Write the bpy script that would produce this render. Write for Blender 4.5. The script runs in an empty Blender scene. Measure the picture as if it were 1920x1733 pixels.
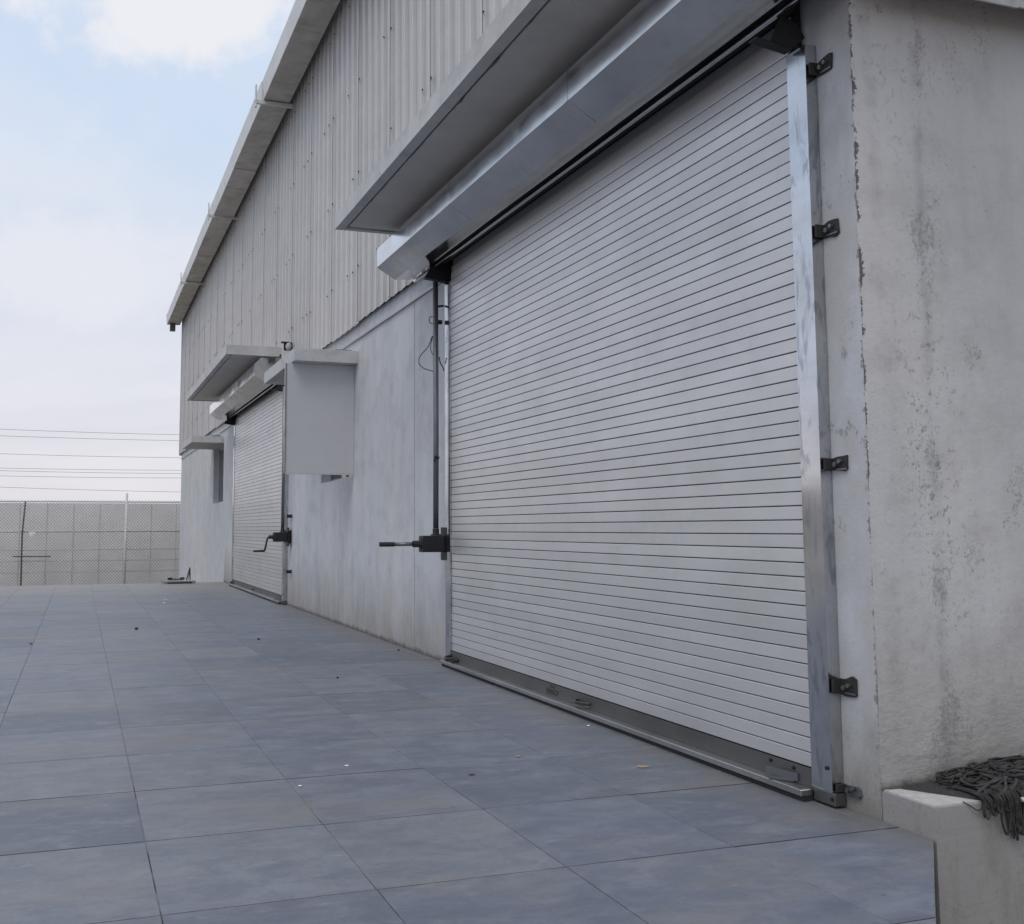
import bpy, bmesh, math, random
from mathutils import Vector, Matrix, noise as mnoise
S = bpy.context.scene
COL = S.collection
R = math.radians
random.seed(7)

# ------------------------------------------------------------------ camera
cd = bpy.data.cameras.new('camera'); cam = bpy.data.objects.new('camera', cd); COL.objects.link(cam)
cd.sensor_width = 36.0; cd.lens = 2003.4 / 1920 * 36
cd.shift_x = (960 - 858.76) / 1920; cd.shift_y = -(866.5 - 790.04) / 1920
cd.clip_start = 0.05; cd.clip_end = 3000
yaw, pit, roll = -0.33990436, 0.09936411, -0.0035436
Rz = Matrix.Rotation(yaw, 3, 'Z')
vr = Rz @ Vector((1, 0, 0)); vf = Rz @ Vector((0, math.cos(pit), math.sin(pit))); vu = vr.cross(vf)
r2 = math.cos(roll) * vr + math.sin(roll) * vu; u2 = -math.sin(roll) * vr + math.cos(roll) * vu
M = Matrix((r2, u2, -vf)).transposed().to_4x4(); M.translation = Vector((0, 0, 1.4001))
cam.matrix_world = M
S.camera = cam
S.render.resolution_x = 1024; S.render.resolution_y = 924

# ------------------------------------------------------------------ sky, sun, exposure
SUN_EL, SUN_AZ = R(58), R(226)          # azimuth measured clockwise from +y
w = bpy.data.worlds.new('World'); S.world = w; w.use_nodes = True
nt = w.node_tree; nt.nodes.clear()
def NN(nt, typ, props=None, **inp):
    n = nt.nodes.new(typ)
    for k, v in (props or {}).items(): setattr(n, k, v)
    for k, v in inp.items():
        key = int(k[1:]) if k[0] == 'i' and k[1:].isdigit() else k.replace('_', ' ')
        s = n.inputs[key]
        if isinstance(v, bpy.types.NodeSocket): nt.links.new(v, s)
        else: s.default_value = v
    return n
def ramp(nt, fac, stops, interp='LINEAR'):
    n = nt.nodes.new('ShaderNodeValToRGB'); n.color_ramp.interpolation = interp
    el = n.color_ramp.elements
    while len(el) > 2: el.remove(el[-1])
    for i, (p, c) in enumerate(stops):
        e = el[i] if i < 2 else el.new(p)
        e.position = p; e.color = (c, c, c, 1) if isinstance(c, (int, float)) else (*c, 1)
    nt.links.new(fac, n.inputs[0]); return n.outputs[0]
def mixc(nt, fac, a, b, mode='MIX'):
    n = nt.nodes.new('ShaderNodeMix'); n.data_type = 'RGBA'; n.blend_type = mode
    for s, v in ((n.inputs[0], fac), (n.inputs[6], a), (n.inputs[7], b)):
        if isinstance(v, bpy.types.NodeSocket): nt.links.new(v, s)
        elif isinstance(v, (int, float)): s.default_value = v
        else: s.default_value = (*v, 1) if len(v) == 3 else v
    return n.outputs[2]
def mth(nt, op, a, b=0.0, c=0.0, clamp=False):
    n = nt.nodes.new('ShaderNodeMath'); n.operation = op; n.use_clamp = clamp
    for i, v in enumerate((a, b, c)):
        if isinstance(v, bpy.types.NodeSocket): nt.links.new(v, n.inputs[i])
        else: n.inputs[i].default_value = v
    return n.outputs[0]
sky = NN(nt, 'ShaderNodeTexSky', dict(sky_type='NISHITA', sun_disc=False, sun_elevation=SUN_EL, sun_rotation=SUN_AZ, air_density=1.0, dust_density=2.0))
tc = NN(nt, 'ShaderNodeTexCoord')
sep = NN(nt, 'ShaderNodeSeparateXYZ', Vector=tc.outputs['Generated'])
zc = mth(nt, 'MAXIMUM', sep.outputs[2], 0.0)
den = mth(nt, 'ADD', zc, 0.22)
px = mth(nt, 'DIVIDE', sep.outputs[0], den); py = mth(nt, 'DIVIDE', sep.outputs[1], den)
cmb = NN(nt, 'ShaderNodeCombineXYZ', X=px, Y=py, Z=1.7)
base_hi = (5.7, 6.7, 8.25); base_lo = (6.85, 6.6, 7.05)
grad = mixc(nt, ramp(nt, zc, [(0.02, 0.0), (0.34, 1.0)]), base_lo, base_hi)
grad = mixc(nt, ramp(nt, zc, [(0.48, 0.0), (0.75, 0.85)]), grad, (7.5, 7.4, 7.5))  # unseen zenith whitened to take the blue out of the light
grad = mixc(nt, 0.06, grad, sky.outputs[0])
n1 = NN(nt, 'ShaderNodeTexNoise', Vector=cmb.outputs[0], Scale=1.15, Detail=9.0, Roughness=0.55, Distortion=0.5)
n2 = NN(nt, 'ShaderNodeTexNoise', Vector=cmb.outputs[0], Scale=0.45, Detail=4.0, Roughness=0.5)
cl = mth(nt, 'ADD', mth(nt, 'MULTIPLY', n1.outputs[0], 0.65), mth(nt, 'MULTIPLY', n2.outputs[0], 0.35))
cl = ramp(nt, cl, [(0.47, 0.0), (0.56, 0.5), (0.64, 1.0)], 'EASE')
# the big bright cloud high on the left and the veil lower down
def blob(dx, dy, dz, rad, soft, power=1.0):
    v = Vector((dx, dy, dz)).normalized()
    d = NN(nt, 'ShaderNodeVectorMath', dict(operation='SUBTRACT'), i0=tc.outputs['Generated'], i1=tuple(v))
    wob = NN(nt, 'ShaderNodeTexNoise', Vector=tc.outputs['Generated'], Scale=9.0, Detail=7.0, Roughness=0.6)
    sc = NN(nt, 'ShaderNodeVectorMath', dict(operation='MULTIPLY'), i0=d.outputs[0], i1=(0.62, 0.62, 1.5))
    ln = NN(nt, 'ShaderNodeVectorMath', dict(operation='LENGTH'), i0=sc.outputs[0])
    r = mth(nt, 'ADD', ln.outputs['Value'], mth(nt, 'MULTIPLY', mth(nt, 'SUBTRACT', wob.outputs[0], 0.5), 0.26))
    return mth(nt, 'MULTIPLY', mth(nt, 'SUBTRACT', 1.0, NN(nt, 'ShaderNodeMapRange', dict(interpolation_type='SMOOTHSTEP'), i0=r, i1=rad, i2=rad + soft).outputs[0]), power)
b1 = blob(0.083, 0.89, 0.45, 0.045, 0.055, 0.85)
b2 = blob(0.012, 1.0, 0.225, 0.03, 0.12, 0.55)
b3 = blob(-0.02, 1.0, 0.31, 0.0, 0.12, 0.35)
clouds = mth(nt, 'MAXIMUM', mth(nt, 'MULTIPLY', cl, 0.42), mth(nt, 'MAXIMUM', mth(nt, 'MAXIMUM', b1, b3), b2))
skyc = mixc(nt, clouds, grad, (7.9, 7.8, 8.0))
bg = NN(nt, 'ShaderNodeBackground', Color=skyc, Strength=0.10)
NN(nt, 'ShaderNodeOutputWorld', Surface=bg.outputs[0])

sd = bpy.data.lights.new('sun', 'SUN'); sd.energy = 0.95; sd.angle = R(28); sd.color = (1.0, 0.945, 0.88)
so = bpy.data.objects.new('sun', sd); COL.objects.link(so)
sdir = Vector((math.sin(SUN_AZ) * math.cos(SUN_EL), math.cos(SUN_AZ) * math.cos(SUN_EL), math.sin(SUN_EL)))
so.rotation_euler = sdir.to_track_quat('Z', 'Y').to_euler(); so.location = (-20, -20, 30)
S.view_settings.view_transform = 'Standard'; S.view_settings.look = 'None'
S.view_settings.exposure = 0.17; S.view_settings.gamma = 1.0; S.view_settings.use_curve_mapping = False

# ------------------------------------------------------------------ materials
def new_mat(name):
    m = bpy.data.materials.new(name); m.use_nodes = True; nt = m.node_tree; nt.nodes.clear()
    b = nt.nodes.new('ShaderNodeBsdfPrincipled'); o = nt.nodes.new('ShaderNodeOutputMaterial')
    nt.links.new(b.outputs[0], o.inputs[0]); return m, nt, b
def setin(nt, b, **k):
    for n_, v in k.items():
        s = b.inputs[n_.replace('_', ' ')]
        if isinstance(v, bpy.types.NodeSocket): nt.links.new(v, s)
        else: s.default_value = (*v, 1) if isinstance(v, tuple) and len(v) == 3 else v
def pos(nt): return NN(nt, 'ShaderNodeNewGeometry').outputs['Position']
def scaled(nt, p, s, off=(0, 0, 0)):
    n = NN(nt, 'ShaderNodeMapping', i0=p); n.inputs['Scale'].default_value = s; n.inputs['Location'].default_value = off
    return n.outputs[0]
def nz(nt, p, sc, det=4.0, ro=0.55, dist=0.0): return NN(nt, 'ShaderNodeTexNoise', Vector=p, Scale=sc, Detail=det, Roughness=ro, Distortion=dist).outputs[0]
def bump(nt, h, st, dist=0.01, prev=None):
    n = NN(nt, 'ShaderNodeBump', Height=h, Strength=st, Distance=dist)
    if prev is not None: nt.links.new(prev, n.inputs['Normal'])
    return n.outputs[0]

def plaster(name, base, dirt=1.0, scuff=1.0, floor_z=0.0, specks=1.0, edge=False, rough_low=False):
    m, nt, b = new_mat(name); p = pos(nt); xyz = NN(nt, 'ShaderNodeSeparateXYZ', Vector=p)
    big = nz(nt, p, 0.55, 5, 0.6)
    med = nz(nt, p, 3.2, 6, 0.65)
    streak = nz(nt, scaled(nt, p, (4.0, 4.0, 0.45)), 1.0, 5, 0.6)
    c = mixc(nt, ramp(nt, big, [(0.35, 0.0), (0.65, 1.0)]), tuple(v * 0.86 for v in base), base)
    cool = ramp(nt, nz(nt, scaled(nt, p, (1, 1, .5), (3, 5, 1)), 0.8, 3, 0.5), [(0.42, 0.0), (0.6, 0.55)])
    c = mixc(nt, cool, c, (base[0] * 0.87, base[1] * 0.91, base[2] * (0.92 if edge else 0.97)))
    c = mixc(nt, ramp(nt, streak, [(0.50, 0.0), (0.78, 0.26 * dirt)]), c, (0.27, 0.27, 0.28))
    c = mixc(nt, ramp(nt, med, [(0.47, 0.0), (0.70, 0.42 * dirt)]), c, (0.31, 0.30, 0.29))
    # dirt that splashed up from the floor
    zz = mth(nt, 'SUBTRACT', xyz.outputs[2], floor_z)
    hgt = mth(nt, 'ADD', zz, mth(nt, 'MULTIPLY', mth(nt, 'SUBTRACT', nz(nt, scaled(nt, p, (2.2, 2.2, 1.0)), 1.0, 5, 0.65), 0.5), 1.1))
    low = ramp(nt, hgt, [(0.0, 0.85), (0.35, 0.50), (0.95, 0.0)])
    up0 = ramp(nt, mth(nt, 'ADD', zz, 0.5), [(0.44, 0.0), (0.49, 1.0)]); up0 = mth(nt, 'MULTIPLY', up0, mth(nt, 'LESS_THAN', xyz.outputs[1], 29.0)); low = mth(nt, 'MULTIPLY', low, up0)
    c = mixc(nt, mth(nt, 'MULTIPLY', low, dirt, clamp=True), c, (0.235, 0.215, 0.19))
    lip = ramp(nt, mth(nt, 'ADD', zz, mth(nt, 'MULTIPLY', mth(nt, 'SUBTRACT', nz(nt, p, 9, 4, 0.7), 0.5), 0.13)), [(0.0, 0.9), (0.055, 0.0)])  # dark cracked line at the foot, with contact shadow painted into the colour
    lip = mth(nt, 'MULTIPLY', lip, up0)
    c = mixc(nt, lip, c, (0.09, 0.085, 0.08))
    # dark specks and scuffs
    vo = NN(nt, 'ShaderNodeTexVoronoi', Vector=scaled(nt, p, (1, 1, .75)), Scale=7.5 if edge else 5.2)
    sel = NN(nt, 'ShaderNodeSeparateColor', Color=vo.outputs['Color'])
    thr = mth(nt, 'MULTIPLY', mth(nt, 'GREATER_THAN', sel.outputs[0], 0.30 if edge else 0.55), mth(nt, 'MULTIPLY', sel.outputs[1], 0.050 * specks))
    sp = mth(nt, 'LESS_THAN', mth(nt, 'ADD', vo.outputs['Distance'], mth(nt, 'MULTIPLY', nz(nt, p, 55, 3, 0.6), 0.03)), mth(nt, 'ADD', thr, 0.004))
    c = mixc(nt, mth(nt, 'MULTIPLY', sp, 0.75), c, (0.07, 0.068, 0.065))
    sc_area = ramp(nt, nz(nt, scaled(nt, p, (1.6, 1.6, 0.55), (9, 2, 4)), 1.0, 3, 0.5), [(0.52, 0.0), (0.68, 1.0)])
    if edge:   # knocks and scrapes gather near the corner of the building
        e1 = ramp(nt, mth(nt, 'SUBTRACT', xyz.outputs[0], 3.66), [(0.0, 0.45), (0.25, 0.9), (0.50, 0.9), (0.75, 0.25), (0.95, 0.15)])
        sc_area = mth(nt, 'MULTIPLY', mth(nt, 'ADD', sc_area, 0.25), e1, clamp=True)
    fine = nz(nt, scaled(nt, p, (1, 1, 0.75)), 30, 6, 0.75, 0.25)
    scf = mth(nt, 'MULTIPLY', ramp(nt, fine, [(0.575, 0.0), (0.62, 1.0)]), sc_area)
    c = mixc(nt, mth(nt, 'MULTIPLY', scf, 0.62 * scuff, clamp=True), c, (0.11, 0.108, 0.105))
    if name == 'painted_plaster':     # rougher, dirtier render on the pier between the shutter and the corner
        nearc = mth(nt, 'LESS_THAN', xyz.outputs[1], 4.66)
        pn = nz(nt, scaled(nt, p, (2.5, 2.5, 1.4)), 1.6, 6, 0.65)
        c = mixc(nt, mth(nt, 'MULTIPLY', nearc, ramp(nt, pn, [(0.40, 0.0), (0.60, 0.75)])), c, (0.47, 0.455, 0.445))
        nf = nz(nt, scaled(nt, p, (1, 1, .7)), 34, 6, 0.75, 0.3); nc = nz(nt, p, 3.1, 3, 0.6)
        c = mixc(nt, mth(nt, 'MULTIPLY', nearc, ramp(nt, mth(nt, 'ADD', mth(nt, 'MULTIPLY', nf, .5), mth(nt, 'MULTIPLY', nc, .5)), [(0.57, 0.0), (0.60, 0.5)])), c, (0.16, 0.155, 0.15))
        en = NN(nt, 'ShaderNodeTexNoise', Vector=scaled(nt, p, (0, 0, 6.0)), Scale=1.0, Detail=3.0, Roughness=0.6).outputs[0]
        ew = mth(nt, 'MULTIPLY', mth(nt, 'MAXIMUM', mth(nt, 'SUBTRACT', mth(nt, 'ADD', mth(nt, 'MULTIPLY', en, .65), mth(nt, 'MULTIPLY', nz(nt, p, 40, 4, .7), .35)), 0.50), 0.0), 0.30)
        c = mixc(nt, mth(nt, 'MULTIPLY', mth(nt, 'LESS_THAN', mth(nt, 'SUBTRACT', xyz.outputs[1], 4.289), ew), 0.7), c, (0.17, 0.165, 0.16))
        lowp = mth(nt, 'MULTIPLY', nearc, ramp(nt, hgt, [(0.0, 0.9), (0.45, 0.0)]))
        c = mixc(nt, lowp, c, (0.22, 0.205, 0.185))
    if name == 'plinth_concrete':
        pv = NN(nt, 'ShaderNodeTexVoronoi', Vector=p, Scale=17.0); ps = NN(nt, 'ShaderNodeSeparateColor', Color=pv.outputs['Color'])
        pit = mth(nt, 'LESS_THAN', mth(nt, 'ADD', pv.outputs['Distance'], mth(nt, 'MULTIPLY', nz(nt, p, 90, 3, .6), .12)), mth(nt, 'MULTIPLY', mth(nt, 'GREATER_THAN', ps.outputs[0], 0.72), mth(nt, 'MULTIPLY', ps.outputs[1], .26)))
        c = mixc(nt, mth(nt, 'MULTIPLY', pit, 0.7), c, (0.07, 0.065, 0.06))
        c = mixc(nt, ramp(nt, nz(nt, scaled(nt, p, (3.5, 3.5, .8)), 1.6, 6, .7), [(0.48, 0.0), (0.68, 0.55)]), c, (0.17, 0.15, 0.13))
    if edge:   # render broken away along the arris
        en = NN(nt, 'ShaderNodeTexNoise', Vector=scaled(nt, p, (0, 0, 5.0)), Scale=1.0, Detail=3.0, Roughness=0.55).outputs[0]
        ef = nz(nt, p, 45, 4, 0.7)
        zf = ramp(nt, mth(nt, 'MULTIPLY', xyz.outputs[2], 0.2), [(0.30, 0.15), (0.50, 1.0)])
        wd = mth(nt, 'MULTIPLY', mth(nt, 'MULTIPLY', mth(nt, 'MAXIMUM', mth(nt, 'SUBTRACT', mth(nt, 'ADD', mth(nt, 'MULTIPLY', en, .7), mth(nt, 'MULTIPLY', ef, .3)), 0.47), 0.0), 0.30), zf)
        chip = mth(nt, 'LESS_THAN', mth(nt, 'SUBTRACT', xyz.outputs[0], 3.6575), wd)
        c = mixc(nt, mth(nt, 'MULTIPLY', chip, 0.9), c, (0.085, 0.083, 0.08))
        cl2 = nz(nt, scaled(nt, p, (1, 1, .6)), 3.2, 3, 0.6)
        f2 = nz(nt, scaled(nt, p, (1, 1, .8)), 60, 5, 0.75, 0.3)
        bxx = mth(nt, 'ADD', xyz.outputs[0], mth(nt, 'MULTIPLY', mth(nt, 'SUBTRACT', nz(nt, scaled(nt, p, (1, 1, 1)), 1.3, 3, .6), 0.5), 0.34))
        bm_ = ramp(nt, mth(nt, 'SUBTRACT', bxx, 3.66), [(0.28, 0.0), (0.40, 0.075), (0.52, 0.0)])
        m2 = ramp(nt, mth(nt, 'ADD', mth(nt, 'ADD', mth(nt, 'MULTIPLY', f2, .45), mth(nt, 'MULTIPLY', cl2, .55)), bm_), [(0.60, 0.0), (0.63, 1.0)])
        c = mixc(nt, mth(nt, 'MULTIPLY', m2, ramp(nt, f2, [(0.35, 0.10), (0.65, 0.50)])), c, (0.12, 0.118, 0.115))
    if edge:   # broad rubbed bands running down beside the corner
        bx = mth(nt, 'ADD', xyz.outputs[0], mth(nt, 'MULTIPLY', mth(nt, 'SUBTRACT', nz(nt, scaled(nt, p, (1, 1, .8)), 1.6, 4, .6), 0.5), 0.16))
        band = ramp(nt, mth(nt, 'SUBTRACT', bx, 3.66), [(0.05, 0.0), (0.12, 0.22), (0.17, 0.0), (0.36, 0.0), (0.41, 0.38), (0.46, 0.0)])
        c = mixc(nt, mth(nt, 'MULTIPLY', band, ramp(nt, med, [(0.40, 0.0), (0.60, 1.0)])), c, (0.22, 0.22, 0.22))
    setin(nt, b, Base_Color=c, Roughness=0.88, Specular_IOR_Level=0.25)
    h1 = nz(nt, p, 14, 6, 0.7); n_ = bump(nt, h1, 0.35, 0.012)
    h2 = nz(nt, p, 140, 3, 0.6); n_ = bump(nt, h2, 0.35, 0.002, n_)
    if rough_low:
        hl = mth(nt, 'MULTIPLY', nz(nt, scaled(nt, p, (1, 1, 1.8)), 9, 6, 0.62, 0.2), ramp(nt, hgt, [(0.15, 1.0), (0.6, 0.15)]))
        n_ = bump(nt, hl, 0.4, 0.03, n_)
    n_ = bump(nt, mth(nt, 'MULTIPLY', mth(nt, 'MAXIMUM', sp, scf), -1.0), 0.5, 0.004, n_)
    setin(nt, b, Normal=n_)
    return m

def metal(name, col, rough, metallic=1.0, blotch=0.25, wave=0.0, scratch=0.0, fine=0.1, vary=0.0, soil=0.0):
    m, nt, b = new_mat(name); p = pos(nt)
    n = nz(nt, scaled(nt, p, (1, .45, 1)), 2.6, 6, 0.65)
    c = mixc(nt, ramp(nt, n, [(0.35, 0.0), (0.7, 1.0)]), col, tuple(v * (1 - blotch) for v in col))
    if vary:
        oi = NN(nt, 'ShaderNodeObjectInfo').outputs['Random']
        c = mixc(nt, mth(nt, 'MULTIPLY', oi, vary), c, tuple(v * .55 for v in col))
    rg = mth(nt, 'ADD', rough, mth(nt, 'MULTIPLY', mth(nt, 'SUBTRACT', nz(nt, p, 4, 4, 0.55), 0.5), 0.16))
    if soil:
        s = ramp(nt, nz(nt, scaled(nt, p, (1, 1.5, 1.5), (4, 1, 2)), 2.2, 7, 0.72), [(0.5, 0.0), (0.72, soil)])
        c = mixc(nt, s, c, (0.16, 0.155, 0.15)); rg = mth(nt, 'ADD', rg, mth(nt, 'MULTIPLY', s, 0.35))
    if scratch:
        sn = nz(nt, scaled(nt, p, (14, 14, 3.5), (0, 0, 0)), 1.0, 5, 0.6, 1.0)
        s = ramp(nt, sn, [(0.53, 0.0), (0.66, scratch)])
        c = mixc(nt, s, c, (0.16, 0.18, 0.22)); rg = mth(nt, 'ADD', rg, mth(nt, 'MULTIPLY', s, 0.15))
    n_ = bump(nt, nz(nt, p, 160, 2, 0.5), fine, 0.001)
    if wave: n_ = bump(nt, nz(nt, scaled(nt, p, (1, .7, .8)), 1.1, 1, 0.4), wave, 0.12, n_)
    setin(nt, b, Base_Color=c, Metallic=metallic, Roughness=mth(nt, 'MAXIMUM', rg, 0.08), Normal=n_)
    return m

def plain(name, col, rough=0.7, noise_sc=12, var=0.25, metallic=0.0):
    m, nt, b = new_mat(name); p = pos(nt)
    c = mixc(nt, ramp(nt, nz(nt, p, noise_sc, 5, 0.65), [(0.35, 0.0), (0.7, 1.0)]), col, tuple(v * (1 - var) for v in col))
    setin(nt, b, Base_Color=c, Roughness=rough, Metallic=metallic, Normal=bump(nt, nz(nt, p, noise_sc * 6, 3, 0.6), 0.3, 0.003))
    return m

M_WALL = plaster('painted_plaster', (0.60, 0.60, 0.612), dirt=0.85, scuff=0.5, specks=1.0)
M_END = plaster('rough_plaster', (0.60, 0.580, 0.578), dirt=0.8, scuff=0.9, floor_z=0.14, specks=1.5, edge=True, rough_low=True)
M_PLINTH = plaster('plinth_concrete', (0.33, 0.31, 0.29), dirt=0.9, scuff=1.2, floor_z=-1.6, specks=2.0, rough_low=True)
M_LEDGE = plain('white_paint_worn', (0.52, 0.515, 0.52), 0.7, 14, 0.30)
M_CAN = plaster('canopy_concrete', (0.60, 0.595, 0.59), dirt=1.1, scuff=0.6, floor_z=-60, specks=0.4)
M_CLAD = metal('painted_cladding', (0.56, 0.545, 0.54), 0.35, 0.30, 0.10, 0, 0, 0.05, 0.12)
M_GUT = metal('weathered_gutter', (0.68, 0.68, 0.68), 0.5, 0.1, 0.15, 0.0, 0, 0.1, 0.0, 0.2)
M_GUTB = metal('stained_shaded_gutter_base', (0.60, 0.57, 0.53), 0.6, 0.05, 0.30, 0.0, 0, 0.1, 0.0, 0.5)  # brown stains, with the underside's shade darkened into the colour
M_SLAT = metal('aluminium_slat', (0.66, 0.655, 0.66), 0.36, 0.50, 0.12, 0.0, 0, 0.06, 0.22, 0.08)
M_GALV = metal('galvanised_sheet', (0.70, 0.70, 0.70), 0.13, 1.0, 0.22, 0.16, 0.0, 0.0, 0.0, 0.22)
M_GUIDE = metal('scratched_galvanised', (0.64, 0.65, 0.67), 0.16, 1.0, 0.30, 0.6, 0.5, 0.0)
M_BAR = metal('dull_bottom_bar', (0.14, 0.138, 0.135), 0.45, 0.6, 0.25, 0.1, 0.0, 0.1, 0.0, 0.5)
M_LIP = metal('bright_bar_lip', (0.40, 0.405, 0.41), 0.34, 0.8, 0.35, 0, 0, .05, 0, .5)
M_DARK = plain('black_iron', (0.022, 0.022, 0.025), 0.55, 20, 0.4, 0.3)
M_RUST = plain('dark_rusty_steel', (0.055, 0.052, 0.05), 0.7, 22, 0.5, 0.4)
M_PIPE = metal('grey_steel_tube', (0.22, 0.23, 0.245), 0.42, 0.8, 0.3, 0, 0, 0.1, 0, 0.4)
M_PANEL = metal('white_coated_panel', (0.53, 0.53, 0.55), 0.5, 0.0, 0.06, 0.06)
M_BLACK = plain('shadow_gap', (0.02, 0.02, 0.022), 0.9)
M_GROOVE = plain('groove_shade_grime', (0.060, 0.052, 0.045), 0.9)  # gap shade between slats painted on the recess faces, with brownish grime
M_BITUMEN = plain('dark_sealant', (0.13, 0.128, 0.125), 0.75)
M_ROPE = plain('grimy_rope', (0.048, 0.047, 0.047), 0.95, 30, 0.8)
M_ROPE2 = plain('dusty_rope', (0.065, 0.064, 0.063), 0.95, 40, 0.6)
M_MAT = plain('grimy_netting', (0.05, 0.05, 0.053), 0.95, 90, 0.6)
M_GLASS, _nt, _b = new_mat('window_glass'); setin(_nt, _b, Base_Color=(0.05, 0.06, 0.07), Roughness=0.06, Specular_IOR_Level=0.7)
M_FRAME = metal('grey_window_frame', (0.42, 0.42, 0.43), 0.4, 0.5)
M_WIRE = plain('fence_wire', (0.24, 0.24, 0.24), 0.6, 10, 0.2, 0.5)
M_POST = plain('fence_post_paint', (0.66, 0.66, 0.66), 0.6, 6, 0.2)
M_POSTD = plain('dark_fence_post', (0.09, 0.09, 0.09), 0.6, 6, 0.2)
M_HOARD = plain('grey_precast_panel', (0.80, 0.79, 0.79), 0.85, 1.2, 0.12)
M_SOIL = plain('compacted_earth', (0.26, 0.24, 0.21), 0.95, 0.6, 0.3)
M_CABLE = plain('grey_cable', (0.34, 0.34, 0.35), 0.6)
M_STONE = plain('dark_pebble', (0.045, 0.043, 0.04), 0.85)
M_PAPER = plain('white_scrap', (0.86, 0.86, 0.85), 0.8)
M_LEAF = plain('tan_scrap', (0.36, 0.30, 0.22), 0.8)
M_INK = plain('stencil_ink', (0.008, 0.008, 0.008), 0.7)

def tile_mat():
    m, nt, b = new_mat('blue_grey_stone'); p = pos(nt)
    oi = NN(nt, 'ShaderNodeObjectInfo').outputs['Random']
    offs = NN(nt, 'ShaderNodeCombineXYZ', X=mth(nt, 'MULTIPLY', oi, 37.0), Y=mth(nt, 'MULTIPLY', oi, 11.0), Z=0.0).outputs[0]
    pp = NN(nt, 'ShaderNodeVectorMath', dict(operation='ADD'), i0=p, i1=offs).outputs[0]
    smear = nz(nt, scaled(nt, pp, (1.0, 2.6, 1)), 1.5, 7, 0.62, 0.6)
    c = mixc(nt, ramp(nt, smear, [(0.30, 0.0), (0.70, 1.0)]), (0.112, 0.130, 0.175), (0.185, 0.207, 0.262))
    c = mixc(nt, mth(nt, 'MULTIPLY', mth(nt, 'POWER', oi, 2.0), 0.72), c, (0.096, 0.113, 0.150))
    lt = mth(nt, 'FRACT', mth(nt, 'MULTIPLY', oi, 7.31))
    c = mixc(nt, mth(nt, 'MULTIPLY', mth(nt, 'POWER', lt, 3.0), 0.6), c, (0.205, 0.215, 0.240))
    gr = nz(nt, p, 38, 4, 0.7)
    c = mixc(nt, ramp(nt, gr, [(0.52, 0.0), (0.70, 0.45)]), c, (0.085, 0.095, 0.12))
    mo = nz(nt, scaled(nt, p, (1.0, 1.5, 1), (7, 3, 2)), 4.2, 7, 0.72, 0.4)
    c = mixc(nt, ramp(nt, mo, [(0.40, 0.40), (0.52, 0.0)]), c, (0.090, 0.108, 0.148))
    c = mixc(nt, ramp(nt, mo, [(0.54, 0.0), (0.68, 0.5)]), c, (0.230, 0.250, 0.290))
    bl = nz(nt, scaled(nt, pp, (1.4, 2.4, 1), (2, 7, 1)), 2.7, 6, 0.7, 0.8)
    c = mixc(nt, ramp(nt, bl, [(0.50, 0.0), (0.66, 0.45)]), c, (0.205, 0.225, 0.268))
    br = ramp(nt, nz(nt, scaled(nt, p, (0.8, 1.3, 1)), 0.8, 6, 0.65), [(0.51, 0.0), (0.67, 0.6)])
    c = mixc(nt, br, c, (0.200, 0.190, 0.180))
    wt = ramp(nt, nz(nt, scaled(nt, pp, (1.2, 3.4, 1)), 3.4, 6, 0.7, 1.0), [(0.60, 0.0), (0.78, 0.42)])
    c = mixc(nt, wt, c, (0.34, 0.37, 0.42))
    dk = ramp(nt, nz(nt, scaled(nt, p, (2.5, 5.5, 1), (5, 3, 0)), 1.3, 5, 0.6), [(0.62, 0.0), (0.75, 0.5)])
    c = mixc(nt, dk, c, (0.10, 0.105, 0.12))
    vo = NN(nt, 'ShaderNodeTexVoronoi', Vector=NN(nt, 'ShaderNodeVectorMath', dict(operation='ADD'), i0=scaled(nt, p, (.8, 1.5, 1)), i1=scaled(nt, p, (0, 0, 0))).outputs[0], Scale=3.4); sel = NN(nt, 'ShaderNodeSeparateColor', Color=vo.outputs['Color'])
    sp = mth(nt, 'LESS_THAN', vo.outputs['Distance'], mth(nt, 'MULTIPLY', mth(nt, 'GREATER_THAN', sel.outputs[0], 0.5), mth(nt, 'MULTIPLY', sel.outputs[1], 0.07)))
    c = mixc(nt, mth(nt, 'MULTIPLY', sp, 0.6), c, (0.075, 0.072, 0.07))
    xyz = NN(nt, 'ShaderNodeSeparateXYZ', Vector=p)
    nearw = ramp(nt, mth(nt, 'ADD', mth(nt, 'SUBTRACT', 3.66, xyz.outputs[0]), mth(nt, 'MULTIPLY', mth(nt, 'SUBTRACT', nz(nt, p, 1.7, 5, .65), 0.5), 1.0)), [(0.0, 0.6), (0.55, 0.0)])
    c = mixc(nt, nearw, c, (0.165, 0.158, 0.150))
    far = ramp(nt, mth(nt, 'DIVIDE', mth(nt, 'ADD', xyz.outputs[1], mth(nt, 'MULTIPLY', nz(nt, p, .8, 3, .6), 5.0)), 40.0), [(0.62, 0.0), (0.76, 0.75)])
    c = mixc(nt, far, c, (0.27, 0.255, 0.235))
    rg = mth(nt, 'ADD', 0.50, mth(nt, 'MULTIPLY', mth(nt, 'SUBTRACT', smear, 0.5), 0.25))
    n_ = bump(nt, nz(nt, scaled(nt, pp, (1, 2, 1)), 5, 6, 0.6), 0.22, 0.01)
    n_ = bump(nt, nz(nt, p, 130, 3, 0.6), 0.22, 0.0015, n_)
    setin(nt, b, Base_Color=c, Roughness=rg, Specular_IOR_Level=0.42, Normal=n_)
    return m
M_TILE = tile_mat()
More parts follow.
